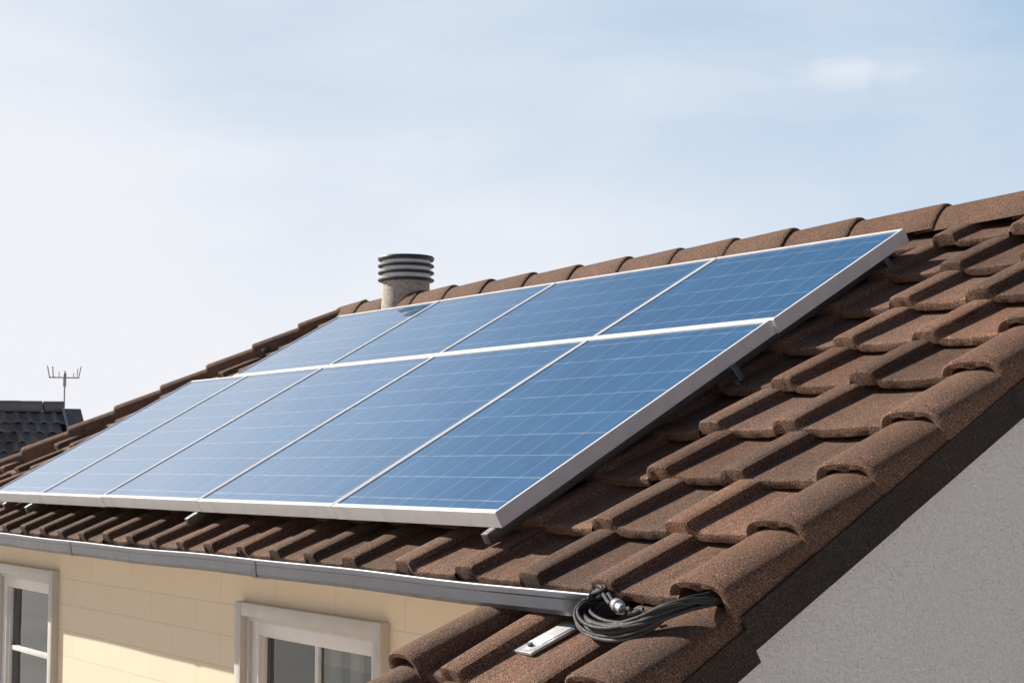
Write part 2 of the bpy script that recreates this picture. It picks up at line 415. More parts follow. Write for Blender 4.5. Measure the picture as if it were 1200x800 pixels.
# ------------------------------------------------------------------ mesh helpers
class MB:
    def __init__(self): self.v = []; self.f = []; self.t = []
    def add(self, verts, faces, tint=(1, 1, 1)):
        o = len(self.v)
        self.v += [Vector(p) for p in verts]
        for f in faces: self.f.append([i + o for i in f])
        self.t += [tint] * len(verts)
        return o
    def grid(self, rows, tint=(1, 1, 1), flip=False, closed=False):
        n = len(rows[0]); vs = [p for r in rows for p in r]; fs = []
        for i in range(len(rows) - 1):
            for j in range(n if closed else n - 1):
                k = (j + 1) % n
                q = [i*n + j, i*n + k, (i+1)*n + k, (i+1)*n + j]
                fs.append(q[::-1] if flip else q)
        self.add(vs, fs, tint)
    def box(self, p0, p1, bev=0.0, mat=None):
        x0, y0, z0 = p0; x1, y1, z1 = p1
        bm = bmesh.new()
        bmesh.ops.create_cube(bm, size=1.0)
        for v in bm.verts:
            v.co = Vector(((x0+x1)/2 + v.co.x*(x1-x0), (y0+y1)/2 + v.co.y*(y1-y0), (z0+z1)/2 + v.co.z*(z1-z0)))
        if bev > 0:
            bmesh.ops.bevel(bm, geom=list(bm.edges), offset=bev, segments=2, affect='EDGES', profile=0.5)
        if mat is not None: bm.transform(mat)
        bm.verts.index_update()
        self.add([v.co.copy() for v in bm.verts], [[v.index for v in f.verts] for f in bm.faces])
        bm.free()
    def prism(self, poly, axis_vec, depth):
        """poly: list of Vectors (planar), extruded by axis_vec*depth"""
        n = len(poly); a = [Vector(p) for p in poly]; b_ = [p + Vector(axis_vec) * depth for p in a]
        self.add(a + b_, [list(range(n))[::-1], list(range(n, 2*n))] + [[i, (i+1) % n, n + (i+1) % n, n + i] for i in range(n)])
    def tube(self, pts, rad, seg=8, cap=True):
        pts = [Vector(p) for p in pts]; rings = []
        prev = None
        for i, p in enumerate(pts):
            d = (pts[min(i+1, len(pts)-1)] - pts[max(i-1, 0)]).normalized()
            ref = prev if prev is not None else (Vector((0, 0, 1)) if abs(d.z) < 0.9 else Vector((1, 0, 0)))
            a = (ref - d * ref.dot(d)).normalized(); c_ = d.cross(a); prev = a
            r = rad[i] if isinstance(rad, (list, tuple)) else rad
            rings.append([p + (a * math.cos(2*math.pi*k/seg) + c_ * math.sin(2*math.pi*k/seg)) * r for k in range(seg)])
        o = len(self.v)
        self.grid(rings, closed=True)
        if cap:
            self.f.append([o + k for k in range(seg)][::-1])
            self.f.append([o + (len(pts)-1)*seg + k for k in range(seg)])
    def lathe(self, prof, center=(0, 0, 0), seg=40):
        c_ = Vector(center)
        rings = [[c_ + Vector((r*math.cos(2*math.pi*k/seg), r*math.sin(2*math.pi*k/seg), z)) for k in range(seg)] for r, z in prof]
        self.grid(rings, closed=True)
    def build(self, name, mat, parent=None, world_verts=True, loc=None, rot=None, smooth=35, clip=None, recalc=True):
        me = bpy.data.meshes.new(name)
        o = bpy.data.objects.new(name, me)
        col.objects.link(o)
        off = Vector((0, 0, 0))
        if parent is not None:
            o.parent = parent
        if loc is not None: o.location = loc
        if rot is not None: o.rotation_euler = rot
        if world_verts:
            base = Vector((0, 0, 0)); p = parent
            while p is not None: base += Vector(p.location); p = p.parent
            if loc is not None: base += Vector(loc)
            off = base
        bm = bmesh.new()
        lay = bm.verts.layers.float_color.new('tint')
        vs = []
        for p, tn in zip(self.v, self.t):
            v = bm.verts.new(p - off); v[lay] = (*tn, 1); vs.append(v)
        for f in self.f:
            try: bm.faces.new([vs[i] for i in f])
            except ValueError: pass
        if clip is not None:
            for pc, pn in clip:
                bmesh.ops.bisect_plane(bm, geom=bm.verts[:] + bm.edges[:] + bm.faces[:], plane_co=pc - off, plane_no=pn, clear_outer=True)
        if recalc: bmesh.ops.recalc_face_normals(bm, faces=bm.faces[:])
        bm.to_mesh(me); bm.free()
        me.materials.append(mat)
        if smooth:
            me.polygons.foreach_set('use_smooth', [True]*len(me.polygons))
            me.set_sharp_from_angle(angle=R(smooth))
        return o
def tag(o, label=None, cat=None, group=None, kind=None):
    if label: o['label'] = label
    if cat: o['category'] = cat
    if group: o['group'] = group
    if kind: o['kind'] = kind
    return o
def empty(name, loc, label=None, cat=None, group=None, rot=None):
    o = bpy.data.objects.new(name, None)
    o.empty_display_size = 0.1
    col.objects.link(o)
    o.location = loc
    if rot is not None: o.rotation_euler = rot
    return tag(o, label, cat, group)
def rnd_tint(amt=0.16):
    k = 1 + random.uniform(-amt, amt); w = random.uniform(-0.05, 0.05)
    return (k*(1+w), k, k*(1-w))

# ------------------------------------------------------------------ ground
g = MB()
g.add([(-900, -900, 0), (900, -900, 0), (900, 900, 0), (-900, 900, 0)], [[0, 1, 2, 3]])
tag(g.build('ground', M_GROUND, smooth=0), kind='structure')

# ------------------------------------------------------------------ the house
HX, HY = -6.5, 4.5
house = empty('house', (HX, HY, 0), 'cream house with brown tiled roof carrying the solar panels', 'house')

def tile_profile():
    """(x, z) across one tile: raised rib on the left, flat pan to the right"""
    rw, rh = 0.112, 0.037
    pts = [(0.0, 0.0), (0.003, 0.018), (0.010, rh - 0.008), (0.020, rh - 0.001), (0.036, rh + 0.001), (0.054, rh + 0.001),
           (0.076, rh + 0.0005), (0.094, rh - 0.0015), (0.102, rh - 0.006), (0.106, 0.018), (rw - 0.003, 0.005), (0.132, 0.0)]
    for k in range(1, 9):
        x = 0.132 + (TILE_W + 0.004 - 0.132) * k / 8
        pts.append((x, -0.004 * math.sin(math.pi * k / 8)))
    return pts
PROF = tile_profile()
def lay_tile(mb, u0, s0, length, h0=TIP, umax=None, wid=1.0, thick=0.035, drop=DROP):
    du = random.uniform(-0.004, 0.004); ds = random.uniform(-0.007, 0.007); dh = random.uniform(-0.003, 0.003)
    yaw = random.uniform(-0.010, 0.010)
    tint = rnd_tint(0.30)
    prof = PROF
    if umax is not None and umax - u0 < 0.60:
        if umax - u0 > TILE_W: prof = PROF + [(TILE_W + (umax - u0 - TILE_W) * k / 3, 0.0) for k in (1, 2, 3)]
        else: prof = [p for p in PROF if u0 + p[0] <= umax]
    steps = [(0.004, -thick), (-0.003, -thick + 0.004), (-0.005, -0.014), (-0.003, -0.005), (0.003, -0.001), (0.012, 0.0), (0.09, 0.0), (length*0.5, 0.0), (length, 0.0)]
    rows = []
    for si, (ss, hz) in enumerate(steps):
        r = []
        for x, z in prof:
            x = x * wid
            u = u0 + du + x - yaw * ss
            j = 0.0; jz = 0.0
            if si < 6:
                nz = noise.noise(Vector((u*38, s0*17, si*0.35)))
                j = 0.0045 * nz; jz = 0.002 * noise.noise(Vector((u*60, s0*11, 5 + si*0.5)))
            zz = z * (0.84 + 0.24 * min(max(ss, 0) / COURSE, 1.0)) if z > 0 else z
            if hz < -0.03: zz = min(zz, 0.012)
            h = h0 + dh + zz + hz - drop * max(ss, 0) / COURSE + jz
            r.append(RP(u, s0 + ds + ss + j + yaw * x, h))
        rows.append(r)
    mb.grid(rows, tint)

ROW_OFF = [0.255, 0.25, 0.19, 0.14, 0.20, 0.235, 0.24, 0.255, 0.01, 0.05]
roof_mb = MB()
NROW = 9
for r_ in range(NROW):
    s0 = EAVE_S + r_ * COURSE
    off = ROW_OFF[r_]
    ln = 0.385
    if s0 + ln > 2.50: ln = 2.50 - s0
    u0 = off + 1 * TILE_W
    k = 1
    while u0 + TILE_W > hip_u(s0 - 0.05) - 0.2:
        lay_tile(roof_mb, u0, s0, ln, umax=0.955 if k == 1 else None, wid=1.0 if k > -4 else 0.80)
        k -= 1
        u0 -= TILE_W * (1.0 if k > -4 else 0.80)
hip_pc = RP(HIP_A[0], HIP_A[1]); hip_q = RP(hip_u(0), 0)
hip_dir = (hip_pc - hip_q); hip_n = Vector((-hip_dir.y, hip_dir.x, 0)).normalized()
if hip_n.x > 0: hip_n = -hip_n
roof = roof_mb.build('roof', M_TILE, house, clip=[(hip_pc, hip_n)], recalc=False)
for p in roof.data.polygons:
    pass

# roof deck under the tiles (dark underlay), back slope and hip end
apex = RP(0, RIDGE_S, -0.17)
def mirror_y(p): return Vector((p.x, 2*apex.y - p.y, p.z))
HU = -0.205
uR = 1.10
def deck():
    mb = MB()
    a = RP(hip_u(EAVE_S + 0.04), EAVE_S + 0.04, HU); b_ = RP(uR, EAVE_S + 0.04, HU)
    c_ = RP(uR, RIDGE_S, HU); d = RP(HIP_A[0], RIDGE_S, HU)
    mb.add([a, b_, c_, d], [[0, 1, 2, 3]])
    return mb
deck().build('underlay', M_UNDER, roof, smooth=0)
bk_ = MB()
HB = -0.14
a = RP(hip_u(EAVE_S), EAVE_S, HB); b_ = RP(uR + 0.03, EAVE_S, HB); c_ = RP(uR + 0.03, RIDGE_S, HB); d = RP(HIP_A[0], RIDGE_S, HB)
# back slope and hip end as one plain tiled skin with stepped courses
def course_skin(mb, e0, e1, t0, t1, n, step=0.045):
    nrm = (e1 - e0).cross(t0 - e0).normalized()
    if nrm.z < 0: nrm = -nrm
    for i in range(n):
        f0, f1 = i / n, (i + 1) / n
        p0 = e0.lerp(t0, f0) + nrm*step; p1 = e1.lerp(t1, f0) + nrm*step; q0 = e0.lerp(t0, f1); q1 = e1.lerp(t1, f1)
        lo0 = e0.lerp(t0, f0) - nrm*0.004; lo1 = e1.lerp(t1, f0) - nrm*0.004
        mb.add([lo0, lo1, p1, p0, q1, q0], [[0, 1, 2, 3], [3, 2, 4, 5]], rnd_tint(0.08))
course_skin(bk_, mirror_y(b_), mirror_y(a), mirror_y(c_), mirror_y(d), 9)
course_skin(bk_, mirror_y(a), a, mirror_y(d) + Vector((0, 0.01, 0)), d, 9)
bk_.build('back_slope', M_TILE, roof, smooth=0)

# ---- cap tiles
def cap_mesh(prof_in, length, thick, taper=0.88, lift=0.012, name='cap'):
    """half-round cap: profile in local (x, z), running along local y from its tip (y=0) to its head"""
    n = len(prof_in); rows = []
    cx_ = 0.0
    def ring(y, sc, dz, inset=0.0, jit=0.0):
        out = []
        for i, (x, z) in enumerate(prof_in):
            l = math.hypot(x, z) or 1.0
            k = (l - inset) / l
            jj = jit * noise.noise(Vector((x*45, z*45, y*10 + length)))
            out.append(Vector((x*k*sc, y + jj, z*k*sc + dz)))
        return out
    mb = MB()
    rows = [ring(0.10, 1.0, lift - 0.004, thick), ring(0.004, 1.0, lift, thick, 0.003), ring(-0.002, 1.0, lift, thick*0.8, 0.004), ring(-0.004, 1.0, lift, thick*0.25, 0.004),
            ring(0.002, 1.0, lift, 0.001, 0.003), ring(0.012, 1.0, lift, 0.0, 0.002)]
    for k in range(1, 6):
        f = k / 5
        rows.append(ring(0.012 + (length - 0.012)*f, 1 + (taper - 1)*f, lift*(1 - f)))
    mb.grid(rows)
    return mb

def arc(rx, rz, a0, a1, n, p=1.0):
    out = []
    for i in range(n + 1):
        a = R(a0 + (a1 - a0) * i / n)
        cx_, sz = math.cos(a), math.sin(a)
        out.append((rx * math.copysign(abs(cx_)**p, cx_), rz * math.copysign(abs(sz)**p, sz)))
    return out

def mesh_only(mb, name, mat, smooth=38):
    o = mb.build(name, mat, None, world_verts=False, smooth=smooth)
    me = o.data
    bpy.data.objects.remove(o)
    return me
def place(me, name, parent, mw, tintv=None):
    """child of a parent chain that only has translations"""
    o = bpy.data.objects.new(name, me)
    col.objects.link(o)
    o.parent = parent
    base = Vector((0, 0, 0)); p = parent
    while p is not None: base += Vector(p.location); p = p.parent
    o.matrix_local = Matrix.Translation(-base) @ mw
    return o
def frame_mat(origin, xa, ya, za):
    xa, ya, za = xa.normalized(), ya.normalized(), za.normalized()
    return Matrix(((xa.x, ya.x, za.x, origin.x), (xa.y, ya.y, za.y, origin.y), (xa.z, ya.z, za.z, origin.z), (0, 0, 0, 1)))
X = Vector((1, 0, 0))

def tinted_variants(make, name, mat, n=4):
    out = []
    for i in range(n):
        mb = make(i)
        tn = rnd_tint(0.13)
        mb.t = [tn] * len(mb.v)
        out.append(mesh_only(mb, name, mat))
    return out

# verge tiles down the right edge
verge_prof = [(-0.120, -0.055), (-0.119, -0.012)] + [(x, z) for x, z in arc(0.116, 0.052, 174, 6, 16, 0.9)] + [(0.119, -0.012), (0.120, -0.040), (0.120, -0.062)]
verge_meshes = tinted_variants(lambda i: cap_mesh(verge_prof, 0.40, 0.040, 0.98, 0.002), 'verge_tile', M_CAP)
VU = 1.028
vi = 0
for r_ in range(9):
    s0 = EAVE_S + r_ * COURSE - 0.004
    ang = math.atan2(0.036, COURSE)
    ya = SV * math.cos(ang) - NV * math.sin(ang); za = NV * math.cos(ang) + SV * math.sin(ang)
    mw = frame_mat(RP(VU + random.uniform(-.003, .003), s0 + random.uniform(-.006, .006), TIP - 0.004), X, ya, za)
    place(verge_meshes[vi % 4], 'verge_tile', roof, mw); vi += 1

# ridge caps
ridge_prof = [(-0.110, -0.112), (-0.106, -0.100), (-0.092, -0.078), (-0.074, -0.052), (-0.054, -0.027), (-0.034, -0.010), (-0.014, -0.0015), (0.0, 0.0), (0.014, -0.0015), (0.034, -0.010),
              (0.054, -0.027), (0.074, -0.052), (0.092, -0.078), (0.106, -0.100), (0.110, -0.112)]
def ridge_make(length):
    def mk(i):
        c0 = 0.16
        pr = [(x, z + c0) for x, z in ridge_prof]
        mb = cap_mesh(pr, length, 0.018, 0.955, 0.010)
        mb.v = [v - Vector((0, 0, c0)) for v in mb.v]
        return mb
    return mk
RJ = [0.66, 0.15, -0.37, -0.83, -1.21, -1.58, -1.96, -2.35, -2.75, -3.15, -3.55, -3.93, -4.28, -4.62, -4.92]
RJ_ACT = []
for q in [1.13] + RJ: RJ_ACT.append(q + 0.27 if q < 1.1 else q)      # lines seen on the plane lie nearer on the raised crest
RJ_ACT[0] = 1.13
RJ_ACT = [1.13] + [q for q in (0.83, 0.38, -0.09, -0.55, -0.93, -1.30, -1.68, -2.07, -2.47, -2.87, -3.27, -3.65, -4.0, -4.34, -4.66)]
for i in range(len(RJ_ACT)):
    u1 = RJ_ACT[i]
    u0 = RJ_ACT[i+1] if i + 1 < len(RJ_ACT) else -4.92
    me = tinted_variants(ridge_make(u1 - u0 + 0.04), 'ridge_tile', M_CAP, 1)[0]
    mw = frame_mat(RP(u1, RIDGE_S, RIDGE_H) + Vector((0, random.uniform(-.002, .002), random.uniform(-.003, .003))), Vector((0, -1, 0)) * -1, Vector((-1, 0, 0)), Vector((0, 0, 1)))
    place(me, 'ridge_tile', roof, mw)

# hip caps down the left end
hip_prof = [(-0.078, -0.085)] + arc(0.072, 0.055, 190, -10, 14, 0.9) + [(0.078, -0.085)]
hip_meshes = tinted_variants(lambda i: cap_mesh(hip_prof, 0.46, 0.02, 0.95, 0.006), 'hip_tile', M_CAP)
hs = EAVE_S - 0.02
hi = 0
hdir = (RP(hip_u(1), 1) - RP(hip_u(0), 0)).normalized()
while hs < RIDGE_S - 0.12:
    side = hdir.cross(Vector((0, 0, 1))).normalized()
    za = side.cross(hdir).normalized()
    ang = 0.055
    ya = hdir * math.cos(ang) - za * math.sin(ang); z2 = za * math.cos(ang) + hdir * math.sin(ang)
    mw = frame_mat(RP(hip_u(hs), hs, TIP + 0.012), side, ya, z2)
    place(hip_meshes[hi % 4], 'hip_tile', roof, mw); hi += 1
    hs += 0.27

# ---- lower strip of roof that runs on below the gutter
low_mb = MB()
LOFF = -0.032
LOW_S = [-0.595 - 0.31 * k for k in range(6)]
for i, s0 in enumerate(LOW_S):
    ln = 0.425 if i == 0 else 0.39
    for u0 in (0.395, 0.745):
        lay_tile(low_mb, u0 + random.uniform(-.006, .006), s0, ln, h0=TIP + LOFF, umax=0.95, drop=DROP*0.8 if i == 0 else DROP)
    # narrow closing pan beside the left roll
    tint = rnd_tint(0.15)
    rows = []
    for ss, hz in ((0.002, -0.045), (-0.004, -0.02), (0.0, -0.004), (0.012, 0.0), (ln*0.5, 0), (ln, 0)):
        rows.append([RP(0.27 + x, s0 + ss + 0.003*noise.noise(Vector((x*40, s0, ss))), TIP + LOFF + hz - DROP*0.8*max(ss, 0)/COURSE) for x in (0, .03, .06, .09, .12, .135)])
    low_mb.grid(rows, tint)
lower = low_mb.build('lower_roof', M_TILE, house, recalc=False)
lp = MB()
lp.add([RP(0.2, -2.15, HU - .04), RP(uR, -2.15, HU - .04), RP(uR, -0.17, HU - .04), RP(0.2, -0.17, HU - .04)], [[0, 1, 2, 3]])
lp.build('underlay', M_UNDER, lower, smooth=0)
roll_prof = [(-0.084, -0.085)] + arc(0.080, 0.050, 190, -10, 14, 0.9) + [(0.083, -0.05)]
roll_meshes = tinted_variants(lambda i: cap_mesh(roll_prof, 0.42, 0.024, 0.96, 0.006), 'verge_tile', M_CAP)
for i, s0 in enumerate(LOW_S):
    ang = math.atan2(DROP, COURSE) * 0.85
    ya = SV * math.cos(ang) - NV * math.sin(ang); za = NV * math.cos(ang) + SV * math.sin(ang)
    place(verge_meshes[(vi + i) % 4], 'verge_tile', lower, frame_mat(RP(VU, s0 + .03, TIP + LOFF + 0.008), X, ya, za))
    place(roll_meshes[i % 4], 'verge_tile', lower, frame_mat(RP(0.225, s0 - .01, TIP + LOFF + 0.006), X, ya, za))

# barge board under the verge tiles
bb = MB()
def roof_bar(mb, u0, u1, s0, s1, h0, h1, n=1):
    for i in range(n):
        a_, b2 = s0 + (s1 - s0)*i/n, s0 + (s1 - s0)*(i+1)/n - (0.004 if n > 1 else 0)
        vs = [RP(u, s, h) for s in (a_, b2) for u, h in ((u0, h0), (u1, h0), (u1, h1), (u0, h1))]
        mb.add(vs, [[0, 1, 2, 3][::-1], [4, 5, 6, 7], [0, 1, 5, 4], [1, 2, 6, 5], [2, 3, 7, 6], [3, 0, 4, 7]], rnd_tint(0.08))
for k in range(15):
    s0 = EAVE_S + (k - 6)*0.305
    s1 = min(s0 + 0.302, RIDGE_S - 0.0)
    lo_ = -0.034 if s0 < EAVE_S - 0.05 else 0.0
    roof_bar(bb, 1.128, 1.1535 + random.uniform(-.0008, .0008), s0, s1 + .003, -0.266 + lo_ + random.uniform(-.0015, .0015), -0.170 + lo_)
    if s1 >= RIDGE_S - 0.01: break
bb.build('barge_board', M_APRON, house, smooth=0)
bb3 = MB()
for k in range(6):
    roof_bar(bb3, 0.155, 0.185, -2.1 + k*0.325, -2.1 + k*0.325 + .32, -0.30, -0.195)
bb3.build('barge_board', M_APRON, lower, smooth=0)
bb2 = MB()
a = [RP(1.12, RIDGE_S, -0.135), RP(1.12, RIDGE_S, -0.29)]
e_ = [RP(1.12, EAVE_S - .1, -0.135), RP(1.12, EAVE_S - .1, -0.29)]
bb2.prism([mirror_y(a[0]), mirror_y(a[1]), mirror_y(e_[1]), mirror_y(e_[0])], (1, 0, 0), 0.025)
bb2.build('barge_board', M_APRON, house, smooth=0)

# ---- walls
WALL_Y = 2.985
wx_gable = AU + 1.105
eave_z = RP(0, EAVE_S, -0.2).z
back_y = 2*apex.y - WALL_Y
left_x = RP(hip_u(EAVE_S), 0, 0).x + 0.10
def wall_with_holes(x0, x1, z0, z1, y, thick, holes):
    """front wall facing -Y with window openings"""
    xs = sorted({x0, x1, *[h[0] for h in holes], *[h[1] for h in holes]}); zs = sorted({z0, z1, *[h[2] for h in holes], *[h[3] for h in holes]})
    mb = MB()
    def solid(i, j):
        if i < 0 or j < 0 or i >= len(xs)-1 or j >= len(zs)-1: return False
        cx_, cz = (xs[i]+xs[i+1])/2, (zs[j]+zs[j+1])/2
        return not any(h[0] < cx_ < h[1] and h[2] < cz < h[3] for h in holes)
    for i in range(len(xs)-1):
        for j in range(len(zs)-1):
            if not solid(i, j): continue
            xa, xb, za_, zb = xs[i], xs[i+1], zs[j], zs[j+1]
            mb.add([(xa, y, za_), (xb, y, za_), (xb, y, zb), (xa, y, zb)], [[0, 1, 2, 3]])
            mb.add([(xa, y+thick, za_), (xb, y+thick, za_), (xb, y+thick, zb), (xa, y+thick, zb)], [[3, 2, 1, 0]])
            if not solid(i-1, j): mb.add([(xa, y, za_), (xa, y, zb), (xa, y+thick, zb), (xa, y+thick, za_)], [[0, 1, 2, 3]])
            if not solid(i+1, j): mb.add([(xb, y, za_), (xb, y, zb), (xb, y+thick, zb), (xb, y+thick, za_)], [[3, 2, 1, 0]])
            if not solid(i, j-1): mb.add([(xa, y, za_), (xb, y, za_), (xb, y+thick, za_), (xa, y+thick, za_)], [[3, 2, 1, 0]])
            if not solid(i, j+1): mb.add([(xa, y, zb), (xb, y, zb), (xb, y+thick, zb), (xa, y+thick, zb)], [[0, 1, 2, 3]])
    return mb
W1 = (-6.109, -4.947, CAMZ - 0.541 - 1.25, CAMZ - 0.541)
W2 = (-9.22, -8.246, CAMZ - 0.528 - 1.25, CAMZ - 0.528)
TR = 0.055
holes = [(w[0] + TR*0.7, w[1] - TR*0.7, w[2] + TR*0.7, w[3] - TR*0.7) for w in (W1, W2)]
wall_top = CAMZ - 0.377
fw = wall_with_holes(left_x, wx_gable - 0.02, 0, wall_top, WALL_Y, 0.085, holes)
fw.build('front_wall', M_WALL, house, smooth=0, recalc=False)
# gable wall with the lower porch cheek, one outline extruded
gp = []
def gz(s, h=-0.23): return RP(wx_gable - AU, s, h)
gp = [gz(-2.05), gz(RIDGE_S, -0.23)]
pk = gz(RIDGE_S, -0.23)
gp = [Vector((wx_gable, gz(-2.05).y, 0)), gz(-2.05), pk, mirror_y(gz(EAVE_S)), Vector((wx_gable, mirror_y(gz(EAVE_S)).y - 0.35, mirror_y(gz(EAVE_S)).z)), Vector((wx_gable, mirror_y(gz(EAVE_S)).y - 0.35, 0))]
gw = MB(); gw.prism(gp, (-1, 0, 0), 0.2)
gw.build('gable_wall', M_STUCCO, house, smooth=0)
ow = MB()
ow.box((left_x, WALL_Y + 0.22, 0), (left_x + 0.22, back_y, wall_top))
ow.box((left_x, back_y - 0.22, 0), (wx_gable - 0.21, back_y, wall_top))
ow.box((left_x + .25, WALL_Y + .3, 2.6), (wx_gable - 0.25, back_y - .25, 2.8))
ow.build('rear_wall', M_WALL, house, smooth=0)
pw = MB()           # porch walls under the lower strip
pz0, pz1 = RP(0.27, -2.05, -0.24), RP(0.27, -0.16, -0.24)
pw.prism([Vector((AU + .27, pz0.y, 0)), Vector((AU + .27, WALL_Y - .002, 0)), Vector((AU + .27, WALL_Y - .002, pz1.z)), Vector((AU+.27, pz1.y, pz1.z)), pz0], (1, 0, 0), 0.15)
pw.box((AU + .42, pz0.y, 0), (wx_gable - .2, pz0.y + .15, pz0.z - .03))
pw.build('porch_wall', M_WALL, house, smooth=0)
# soffit and fascia
GUT_Y = 2.655
fa = MB()
fx0, fx1 = RP(hip_u(EAVE_S), 0).x + 0.05, AU + 0.70
fa.box((fx0, 2.785, CAMZ - 0.395), (fx1, 2.805, CAMZ - 0.335))
fa.build('fascia_board', M_FASCIA, house, smooth=0)
sf = MB()
sf.box((fx0, 2.806, CAMZ - 0.390), (fx1 - .4, WALL_Y - 0.002, CAMZ - 0.376))
sf.build('soffit', M_CREAM_PLAIN, house, smooth=0)

# ---- gutter
def gutter_profile(o=0.0):
    y0 = GUT_Y - o; zt, zb = CAMZ - 0.336, CAMZ - 0.393
    return [(y0 + .022, zt - .010), (y0 + .022, zt), (y0 - .003, zt + o*.5), (y0 - .003, zt - .010), (y0, zt - .014), (y0 + .002, zb + .012), (y0 + .010, zb - o), (y0 + .055, zb - .004 - o),
            (y0 + .100, zb + .016 - o), (y0 + .118, zt - .05), (y0 + .118, zt - .04)]
gut_x1 = AU + 0.713
gut_x0 = fx0
gt = MB()
pr = gutter_profile()
nx = 60
rows = []
for i in range(nx + 1):
    x = gut_x0 + (gut_x1 - gut_x0) * i / nx
    w_ = 0.0025 * math.sin(x*2.1) + 0.0015 * math.sin(x*5.3 + 1)
    rows.append([Vector((x, y, z + w_)) for y, z in pr])
gt.grid(rows)
inner = [[Vector((p.x, p.y + (0.0025 if k < 6 else 0), p.z + (0.003 if 4 < k < 9 else 0))) for k, p in enumerate(r)] for r in rows]
gutter = gt.build('gutter', M_GUTTER, house, smooth=25)
sol = gutter.modifiers.new('thickness', 'SOLIDIFY'); sol.thickness = 0.0025; sol.offset = 0
rim = MB()  # thin tube added along the lip to carry its painted highlight
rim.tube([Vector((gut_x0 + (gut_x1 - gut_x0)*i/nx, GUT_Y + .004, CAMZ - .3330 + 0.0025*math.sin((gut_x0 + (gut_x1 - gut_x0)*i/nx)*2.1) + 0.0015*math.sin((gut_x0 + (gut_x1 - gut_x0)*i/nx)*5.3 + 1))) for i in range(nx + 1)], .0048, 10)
rim.build('rim_highlight', M_RIM, gutter, smooth=60)
ec = MB()
ec.prism([Vector((gut_x1 - .001, y, z)) for y, z in gutter_profile(0.003)[2:]], (1, 0, 0), 0.006)
ec.build('end_cap', M_GUTTER, gutter, smooth=0)
for gx in (-5.35, -7.21, -9.4):
    jn = MB()
    pj = gutter_profile(0.003)
    jn.grid([[Vector((gx + dx, y, z)) for y, z in pj] for dx in (-.018, -.016, .016, .018)])
    jn.build('gutter_joint', M_GUTTER, gutter, smooth=25)
br = MB()
bx = gut_x1 - 0.012
prb = [Vector((bx - .045, GUT_Y + y, CAMZ + z)) for y, z in ((0.0, -.386), (.012, -.392), (.030, -.430), (.050, -.446), (.075, -.45), (.075, -.437), (.055, -.434), (.042, -.422), (.030, -.392))]
br.prism(prb, (1, 0, 0), 0.05)
br.build('gutter_bracket', M_GUTTER, gutter, smooth=0)

# ---- windows
def window(w, mull, hbar, curtains=True):
    x0, x1, z0, z1 = w
    y = WALL_Y
    def ring(mb, a0, a1, c0, c1, wd, ya, yb, bev):
        mb.box((a0, ya, c0), (a0 + wd, yb, c1), bev); mb.box((a1 - wd, ya, c0), (a1, yb, c1), bev)
        mb.box((a0 + wd - .001, ya + .0005, c1 - wd), (a1 - wd + .001, yb, c1 - .0005), bev); mb.box((a0 + wd - .001, ya + .0005, c0 + .0005), (a1 - wd + .001, yb, c0 + wd), bev)
    fr = MB()
    ring(fr, x0, x1, z0, z1, TR, y - 0.038, y + 0.05, 0.004)
    ring(fr, x0 + .040, x1 - .040, z0 + .040, z1 - .040, 0.036, y - 0.012, y + 0.075, 0.003)
    f = fr.build('window', M_TRIM, house, smooth=30)
    sx0, sx1, sz0, sz1 = x0 + .066, x1 - .066, z0 + .058, z1 - .058
    sa = MB()
    ring(sa, sx0, sx1, sz0, sz1, 0.070, y + 0.004, y + 0.060, 0.006)
    ring(sa, sx0 + .062, sx1 - .062, sz0 + .062, sz1 - .062, 0.016, y + 0.022, y + 0.055, 0.003)
    sa.build('sash', M_SASH, f, smooth=30)
    px0, px1, pz0_, pz1_ = sx0 + .072, sx1 - .072, sz0 + .072, sz1 - .072
    pn = MB(); pn.add([(px0, y + .040, pz0_), (px1, y + .040, pz0_), (px1, y + .040, pz1_), (px0, y + .040, pz1_)], [[0, 1, 2, 3]])
    pn.build('pane', M_GLASS, f, smooth=0, recalc=False)
    for mx_ in mull:
        bar = MB(); bar.box((mx_ - .014, y + .026, pz0_), (mx_ + .014, y + .050, pz1_), .003); bar.build('glazing_bar', M_SASH, f, smooth=30)
    for hz in hbar:
        bar = MB(); bar.box((px0, y + .0265, hz - .013), (px1, y + .0495, hz + .013), .003); bar.build('glazing_bar', M_SASH, f, smooth=30)
    cu = MB(); rows = []
    cw = (x1 - x0) - 0.12
    for zz in (z0 + .06, (z0+z1)/2, z1 - .06):
        rows.append([Vector((x0 + .06 + cw*i/90, y + .22 + .10 + .022*math.sin(i*0.85) + .010*math.sin(i*2.1 + zz), zz)) for i in range(91)])
    cu.grid(rows)
    if curtains: cu.build('curtain', M_CURTAIN, f, smooth=60)
    rm = MB()  # dark box added behind the pane; shade of the interior put into its colour
    a0, a1, b0, b1, c0, c1 = x0 + .050, x1 - .050, y + .0765, y + 1.4, z0 + .050, z1 - .050
    rm.add([(a0, b0, c0), (a1, b0, c0), (a1, b0, c1), (a0, b0, c1), (a0, b1, c0), (a1, b1, c0), (a1, b1, c1), (a0, b1, c1)],
           [[0, 1, 5, 4], [1, 2, 6, 5], [2, 3, 7, 6], [3, 0, 4, 7], [4, 5, 6, 7]])
    rm.build('dark_lining', M_DARKROOM, f, smooth=0)
    sill = MB(); sill.box((x0 - .04, y - .07, z0 - .045), (x1 + .04, y + .02, z0 - .002), .006)
    sill.build('sill', M_TRIM, f, smooth=30)
    return f
window(W1, [(W1[0] + W1[1])/2 + 0.0], [])
window(W2, [], [CAMZ - 0.992], False)

